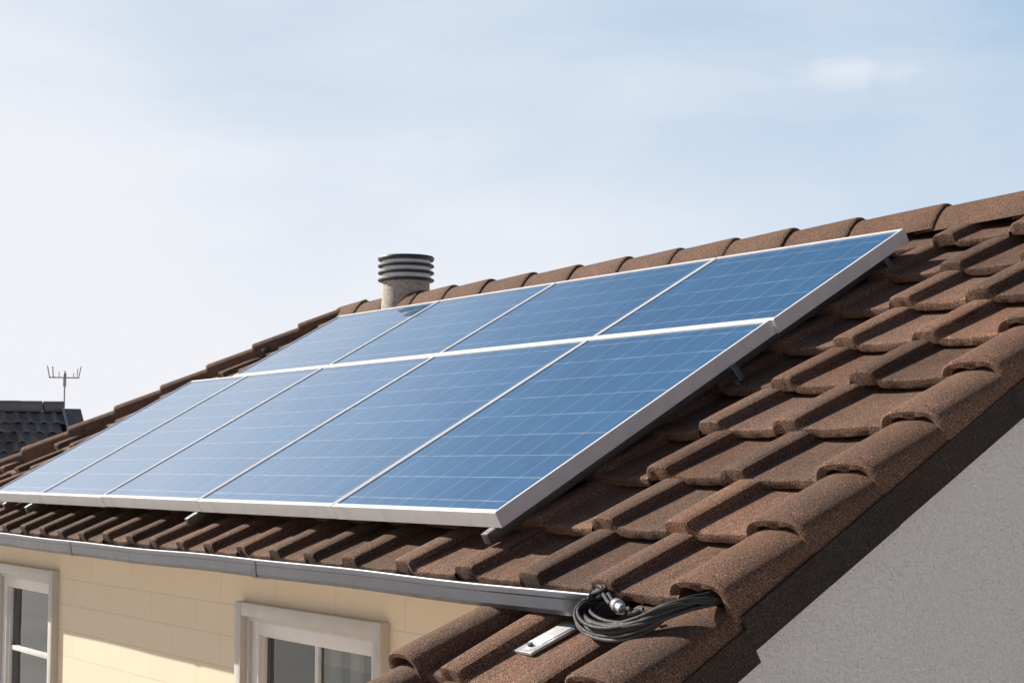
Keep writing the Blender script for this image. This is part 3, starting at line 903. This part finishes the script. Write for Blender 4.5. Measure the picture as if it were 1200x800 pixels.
# ---- chimney (round rendered flue with ribbed cowl)
CHU = -4.235
cb_ = RP(CHU, RIDGE_S, RIDGE_H); cbase = cb_ + Vector((0, 0.03, -0.03))
def rel(p): return Vector(p)
ch = MB()
ch.lathe([(0.155, -0.35), (0.150, -0.05), (0.146, 0.0), (0.143, 0.11), (0.143, 0.135)], cbase, 48)
chim = ch.build('chimney', M_FLUE, house, smooth=40)
cw_ = MB(); cw_.lathe([(0.0, 0.262), (0.10, 0.262), (0.150, 0.256), (0.150, 0.115), (0.12, 0.115)], cbase, 48)
cw_.build('cowl', M_BAND, chim, smooth=40)
for k, zr in enumerate((0.122, 0.166, 0.208, 0.252)):
    rg = MB()
    rr = 0.171
    hh_ = 0.0085 if k < 3 else 0.013
    rg.lathe([(0.145, zr - hh_), (rr - .006, zr - hh_), (rr, zr - hh_*.4), (rr, zr + hh_*.4), (rr - .006, zr + hh_), (0.145 if k < 3 else 0.02, zr + hh_ + (0.008 if k == 3 else 0))], cbase, 56)
    rg.build('cowl_ring', M_RING, chim, smooth=40)

# ------------------------------------------------------------------ solar panels
def panel(u0, u1, s0, s1, label, row_group):
    w, l = u1 - u0, s1 - s0
    root = empty('solar_panel', RP((u0+u1)/2, (s0+s1)/2, -0.05) , label, 'solar panel', 'solar panels in two rows on the roof', rot=(PITCH, 0, 0))
    g_ = 0.0015
    hx, hy = w/2 - g_, l/2 - g_
    fx_, fy_ = 0.0115, 0.019
    top, bot = 0.05, -0.004
    fr = MB()
    # mitred frame of four profiled bars
    def bar(pts_outer, pts_inner):
        pass
    o = [(-hx, -hy), (hx, -hy), (hx, hy), (-hx, hy)]
    i_ = [(-hx+fx_, -hy+fy_), (hx-fx_, -hy+fy_), (hx-fx_, hy-fy_), (-hx+fx_, hy-fy_)]
    c_ = 0.0022
    oc = [(math.copysign(abs(x)-c_, x), math.copysign(abs(y)-c_, y)) for x, y in o]
    rings = [[Vector((x, y, bot)) for x, y in i_], [Vector((x, y, bot)) for x, y in o], [Vector((x, y, top - c_)) for x, y in o], [Vector((x, y, top)) for x, y in oc],
             [Vector((x, y, top)) for x, y in i_], [Vector((x, y, top - .006)) for x, y in i_]]
    fr.grid(rings, closed=True)
    fo = fr.build('frame', M_ALU, root, world_verts=False, smooth=0)
    gl_ = MB(); e = 0.001
    zt = top - 0.004
    xs0, xs1, ys0, ys1 = -hx + fx_ - e, hx - fx_ + e, -hy + fy_ - e, hy - fy_ + e
    gl_.add([(xs0, ys0, zt), (xs1, ys0, zt), (xs1, ys1, zt), (xs0, ys1, zt), (xs0, ys0, zt - .006), (xs1, ys0, zt - .006), (xs1, ys1, zt - .006), (xs0, ys1, zt - .006)],
            [[0, 1, 2, 3], [7, 6, 5, 4]])
    gl_.build('glass', M_CELL, root, world_verts=False, smooth=0, recalc=False)
    # small tilt differences between neighbouring panels
    root.rotation_euler = (PITCH + random.uniform(-.002, .002), random.uniform(-.0015, .0015), 0)
    return root
UE = [0.012, -1.025, -2.172, -3.215, -4.32]
LE = [0.0, -1.035, -2.180, -3.245, -4.105, -4.86]
SM = 1.352
lab_u = ['long blue solar panel at top right, under the thick near ridge tiles', 'upper row blue solar panel, second from the right edge of the array',
         'upper row blue solar panel, third from the right, beside the chimney reflection', 'upper row pale solar panel right below the round chimney, at the hip']
lab_l = ['big dark blue solar panel at the lower right corner, nearest the gutter end', 'lower row blue solar panel, second from the right corner',
         'lower row blue solar panel, third from the right corner', 'narrow pale solar panel in the lower row, fourth from the right corner', 'palest solar panel at the far lower left end of the array']
for k in range(4): panel(UE[k+1], UE[k], SM, 2.142, lab_u[k], 'u')
for k in range(5): panel(LE[k+1], LE[k], 0.0, SM, lab_l[k], 'l')

# rails under the panels
def rail(u, s0, s1, label):
    p0 = RP(u, s0, -0.076)
    root = empty('mounting_rail', p0, label, 'mounting rail', 'rails under the solar panels', rot=(PITCH, 0, 0))
    mb = MB()
    l = s1 - s0
    h = 0.019
    mb.box((-h, 0.003, -h), (h, l, h), 0.005)
    mb.build('rail', M_RAIL, root, world_verts=False, smooth=30)
    cp = MB(); cp.box((-h + .001, -0.002, -h + .001), (h - .001, 0.003, h - .001), 0.002)
    cp.build('end_cap', M_HOOK, root, world_verts=False, smooth=30)
rail(-0.055, -0.035, 2.05, 'dull metal rail end poking out under the lower right panel corner')
rail(-2.24, -0.05, 2.05, 'dull metal rail end below the seam of the second and third lower panels')
rail(-4.29, -0.035, 1.9, 'short dull rail end under the far left panel, right of the dark clamp')
rail(-4.70, -0.015, 1.3, 'leftmost dark rail end under the far left panel')
rail(-1.12, 0.10, 2.05, 'rail hidden in shadow under the second lower panel')

# hooks at the right edge of the array
def hook(u, s, label):
    root = empty('roof_hook', RP(u, s, -0.055), label, 'roof hook', 'steel hooks at the right edge of the solar array', rot=(PITCH, 0, 0))
    mb = MB()
    mb.box((-.05, -.015, -.004), (.008, .015, .002), .002)
    mb.box((.004, -.014, -.060), (.008, .014, .001), .002, Matrix.Rotation(R(-14), 4, 'Y'))
    mb.build('bracket', M_HOOK, root, world_verts=False, smooth=30)
    b2 = MB(); b2.tube([Vector((.004, 0, -.03)), Vector((.018, 0, -.03))], .006, 8); b2.tube([Vector((-.010, -.004, -.055)), Vector((.002, -.004, -.085))], [.009, .006], 8)
    b2.build('bolt', M_HOOK, root, world_verts=False, smooth=30)
hook(-0.005, 2.0, 'dark steel hook under the upper right corner of the top panel')
hook(0.008, 1.10, 'steel hook under the right edge of the big lower panel, halfway up')

# ------------------------------------------------------------------ cable bundle over the gutter end
PT = [(0.655, -0.215, -0.135), (0.685, -0.22, -0.105), (0.722, -0.228, -0.105), (0.708, -0.255, -0.108), (0.705, -0.290, -0.112), (0.74, -0.328, -0.114), (0.82, -0.358, -0.112), (0.91, -0.362, -0.106),
      (0.995, -0.340, -0.094), (1.045, -0.295, -0.086), (1.075, -0.245, -0.092), (1.075, -0.180, -0.118), (1.065, -0.10, -0.150)]
# a looser inner loop that comes back round to the connector
def spline(pts, n=10):
    P_ = [Vector(p) for p in pts]; out = []
    for i in range(len(P_) - 1):
        p0, p1, p2, p3 = P_[max(i-1, 0)], P_[i], P_[i+1], P_[min(i+2, len(P_)-1)]
        for k in range(n):
            t_ = k / n
            out.append(0.5*((2*p1) + (p2-p0)*t_ + (2*p0-5*p1+4*p2-p3)*t_*t_ + (3*p1-p0-3*p2+p3)*t_**3))
    out.append(P_[-1]); return out
cable = empty('cable_bundle', RP(0.85, -0.33, -0.13), 'twisted bundle of black and grey cables looped over the gutter end', 'cables')
path = [RP(*p) for p in spline(PT, 10)]
n_str = 15
for k in range(n_str):
    ph = 2*math.pi*k/n_str
    pts = []
    prev = None
    for i, p in enumerate(path):
        d = (path[min(i+1, len(path)-1)] - path[max(i-1, 0)]).normalized()
        ref = prev if prev is not None else NV
        a_ = (ref - d*ref.dot(d)).normalized(); c_ = d.cross(a_); prev = a_
        f = i / (len(path)-1)
        rad = (0.012 + 0.010*math.sin(math.pi*min(1, f*1.1))) * (1.0 if k % 3 else 0.62) * (1 + 0.30*math.sin(k*2.3 + f*9))
        an = ph + f*4.0 + 0.8*math.sin(f*7 + k*1.7)
        pts.append(p + (a_*math.cos(an) + c_*math.sin(an))*rad)
    mb = MB(); mb.tube(pts, 0.0052 if k % 4 else 0.0068, 8)
    mb.build('strand', M_RUBBER2 if k in (1, 6) else M_RUBBER, cable, smooth=60)
inner = [(0.735, -0.228, -0.105), (0.765, -0.245, -0.098), (0.80, -0.266, -0.096), (0.825, -0.278, -0.096)]
for k in range(3):
    mb = MB(); mb.tube([RP(p[0] + .010*math.cos(k*2.1), p[1] + .008*math.sin(k*2.1), p[2] + .006*k) for p in spline(inner, 6)], 0.006, 8)
    mb.build('strand', M_RUBBER, cable, smooth=60)
con = MB()
ca, cbb = RP(0.822, -0.272, -0.092), RP(0.872, -0.292, -0.092)
con.tube([ca, ca.lerp(cbb, .1), ca.lerp(cbb, .12), ca.lerp(cbb, .5), ca.lerp(cbb, .55), cbb], [.012, .018, .016, .018, .013, .012], 14)
con.build('connector', M_PLATE, cable, smooth=30)
sc = MB()
for k in range(7):
    f = k/6
    q = RP(0.885 + .085*f, -0.300 - .004*math.sin(k*3), -0.090 + .006*math.cos(k*5))
    sc.tube([q - X*.007, q + X*.003 + SV*.008*(1 if k % 2 else -1), q + X*.010], [.005, .007, .004], 7)
sc.build('terminal', M_HOOK, cable, smooth=30)

# loose metal strip lying on the lower roof
sx = RP(0.555, -0.435, TIP + LOFF - 0.020)
strip = empty('metal_strip', sx, 'flat silver metal strip lying on the lower tiles below the gutter end', 'metal strip')
ang = math.atan2(DROP*0.8, COURSE)
strip.rotation_euler = (PITCH - ang, 0, R(-3))
mb = MB()
mb.box((-.048, 0, 0.001), (.048, .19, 0.011), 0.003)
mb.build('plate', M_PLATE, strip, world_verts=False, smooth=30)
mb = MB()
mb.box((-.034, .05, 0.0105), (.034, .17, 0.0125), 0.001)
mb.build('raised_panel', simple_mat('white_label_metal', (0.66, 0.66, 0.67), 0.35, 0.3, 30, 0.06), strip, world_verts=False, smooth=30)
mb = MB()
mb.tube([(0, .035, .012), (0, .035, .019)], .008, 10)
mb.build('rivet', M_HOOK, strip, world_verts=False, smooth=30)

# ------------------------------------------------------------------ neighbour's house far left
def ray(px, py):
    cx_, cy = (px - 600)/1900, -(py - 400)/1900
    return right*cx_ + up*cy + fwd
def at(px, py, dist):
    r = ray(px, py)
    return Vector((0, 0, CAMZ)) + r*dist
ND = 34.0
pA = at(74, 478, ND)
vdir = Vector((ray(40, 548).x, ray(40, 548).y, 0)).normalized()
rdir = Vector((vdir.y, -vdir.x, 0))          # to the right in the picture
rdir = (Matrix.Rotation(R(10), 3, 'Z') @ rdir).normalized()
ndir = Vector((-rdir.y, rdir.x, 0))          # away from the camera
if ndir.dot(vdir) < 0: ndir = -ndir
NP = R(38)
nroot = empty('neighbour_house', (pA - rdir*4 + ndir*0.0 - Vector((0, 0, pA.z))), 'distant house with dark grey tiled roof at the left edge', 'house')
ns = (ndir*math.cos(NP) + Vector((0, 0, math.sin(NP)))); nn_ = (-ndir*math.sin(NP) + Vector((0, 0, math.cos(NP))))
def NPt(u, s, h=0): return pA + rdir*u + ns*s + nn_*h
nm = MB()
nw, nc = 0.26, 0.33
for r_ in range(11):
    s0 = -0.16 - nc*(r_ + 1)
    for k in range(34):
        u0 = -nw*(k+1) - (nw/2 if r_ % 2 else 0)
        tn = rnd_tint(0.3)
        prof = [(0, 0.0), (.03, .03), (.07, .045), (.11, .03), (.14, .004), (.20, 0.0), (nw, 0.0)]
        rows = [[NPt(u0 + x, s0 + ss, z + hz - .06*max(ss, 0)/nc) for x, z in prof] for ss, hz in ((0, -.05), (0, 0), (.02, .004), (nc + .05, 0))]
        nm.grid(rows, tn)
nroof = nm.build('roof', M_SLATE, nroot, recalc=False)
nd = MB()
nd.add([NPt(-9.2, -3.9, -.1), NPt(0, -3.9, -.1), NPt(0, 0, -.1), NPt(-9.2, 0, -.1)], [[0, 1, 2, 3]])
ns2 = (-ndir*math.cos(NP) + Vector((0, 0, math.sin(NP))))
nd.add([pA - rdir*9.2 - ns2*3.9 - nn_*.1, pA - ns2*3.9, pA + Vector((0, 0, -.1)), pA - rdir*9.2 + Vector((0, 0, -.1))], [[3, 2, 1, 0]])
nd.build('underlay', M_UNDER, nroof, smooth=0)
for k in range(20):
    rg = MB()
    pts = [pA - rdir*(0.45*k + .46 - (0.05 if k == 0 else 0)) + Vector((0, 0, .022)), pA - rdir*(0.45*k - .01) + Vector((0, 0, .025))]
    rg.tube(pts, [.118, .121], 14)
    rg.t = [rnd_tint(.15)]*len(rg.v)
    rg.build('ridge_tile', M_SLATE, nroof, smooth=50)
vg = MB()
vgp = [NPt(0, -.1, .06), NPt(0.34, -.1, .06), NPt(0.34, -3.9, .06), NPt(0, -3.9, .06)]
vg.prism(vgp, nn_, -0.16)
vg.build('verge_tile', M_SLATE, nroof, smooth=0)
fl_ = MB(); fl_.prism([NPt(-.05, -.05, .065), NPt(.0, -.05, .065), NPt(.0, -3.9, .065), NPt(-.05, -3.9, .065)], nn_, 0.02)
fl_.build('flashing', M_PLATE, nroof, smooth=0)
nwl = MB()
fz = NPt(0, -3.75).z
c1 = NPt(0.1, -3.5); c2 = c1 - rdir*9.2
dep = 2*(pA - NPt(0, -3.5)).dot(ndir)
def down(p): return Vector((p.x, p.y, 0))
def lift(p, z): return Vector((p.x, p.y, z))
zc = NPt(0, -3.5, -.2).z
pk1 = lift(c1 + ndir*dep/2, pA.z - .25); pk2 = lift(c2 + ndir*dep/2, pA.z - .25)
nwl.prism([down(c1), down(c2), lift(c2, zc), lift(c1, zc)], ndir, 0.2)
nwl.prism([down(c1 + ndir*.2), lift(c1 + ndir*.2, zc), pk1, lift(c1 + ndir*dep, zc), down(c1 + ndir*dep)], -rdir, 0.2)
nwl.prism([down(c2 + ndir*.2), lift(c2 + ndir*.2, zc), pk2, lift(c2 + ndir*dep, zc), down(c2 + ndir*dep)], rdir, 0.2)
nwl.prism([down(c1 + ndir*dep - rdir*.2), down(c2 + ndir*dep + rdir*.2), lift(c2 + ndir*dep + rdir*.2, zc), lift(c1 + ndir*dep - rdir*.2, zc)], -ndir, 0.2)
nwl.build('wall', M_CREAM_PLAIN, nroot, smooth=0)

# aerial on its ridge
ab = pA + rdir*0.02 + Vector((0, 0, .14))
ant = empty('antenna', ab, 'thin grey rooftop aerial with prongs at both ends on the far ridge', 'antenna')
ms = MB(); ms.tube([ab - Vector((0, 0, .12)), ab + Vector((0, 0, .64))], .016, 8)
ms.build('mast', M_MAST, ant, smooth=50)
hub = MB(); hub.tube([ab + Vector((0, 0, .30)), ab + Vector((0, 0, .33)), ab + Vector((0, 0, .58)), ab + Vector((0, 0, .60))], [.02, .034, .034, .02], 10)
hub.build('hub', M_MAST, ant, smooth=50)
bmz = ab + Vector((0, 0, .50))
bo = MB(); bo.tube([bmz - rdir*.30 + ndir*.02, bmz + rdir*.30], .013, 8); bo.build('boom', M_MAST, ant, smooth=50)
for dx, h0, h1, tilt in ((-.31, -.02, .24, -.05), (-.235, 0, .23, -.02), (-.12, 0, .12, 0), (.18, 0, .10, .0), (.25, 0, .20, .02), (.285, 0, .24, .05)):
    el = MB(); q = bmz + rdir*dx
    el.tube([q + Vector((0, 0, h0)), q + rdir*tilt + Vector((0, 0, h1))], .0125 if h1 > .2 else .009, 6)
    el.build('prong', M_MAST, ant, smooth=50)
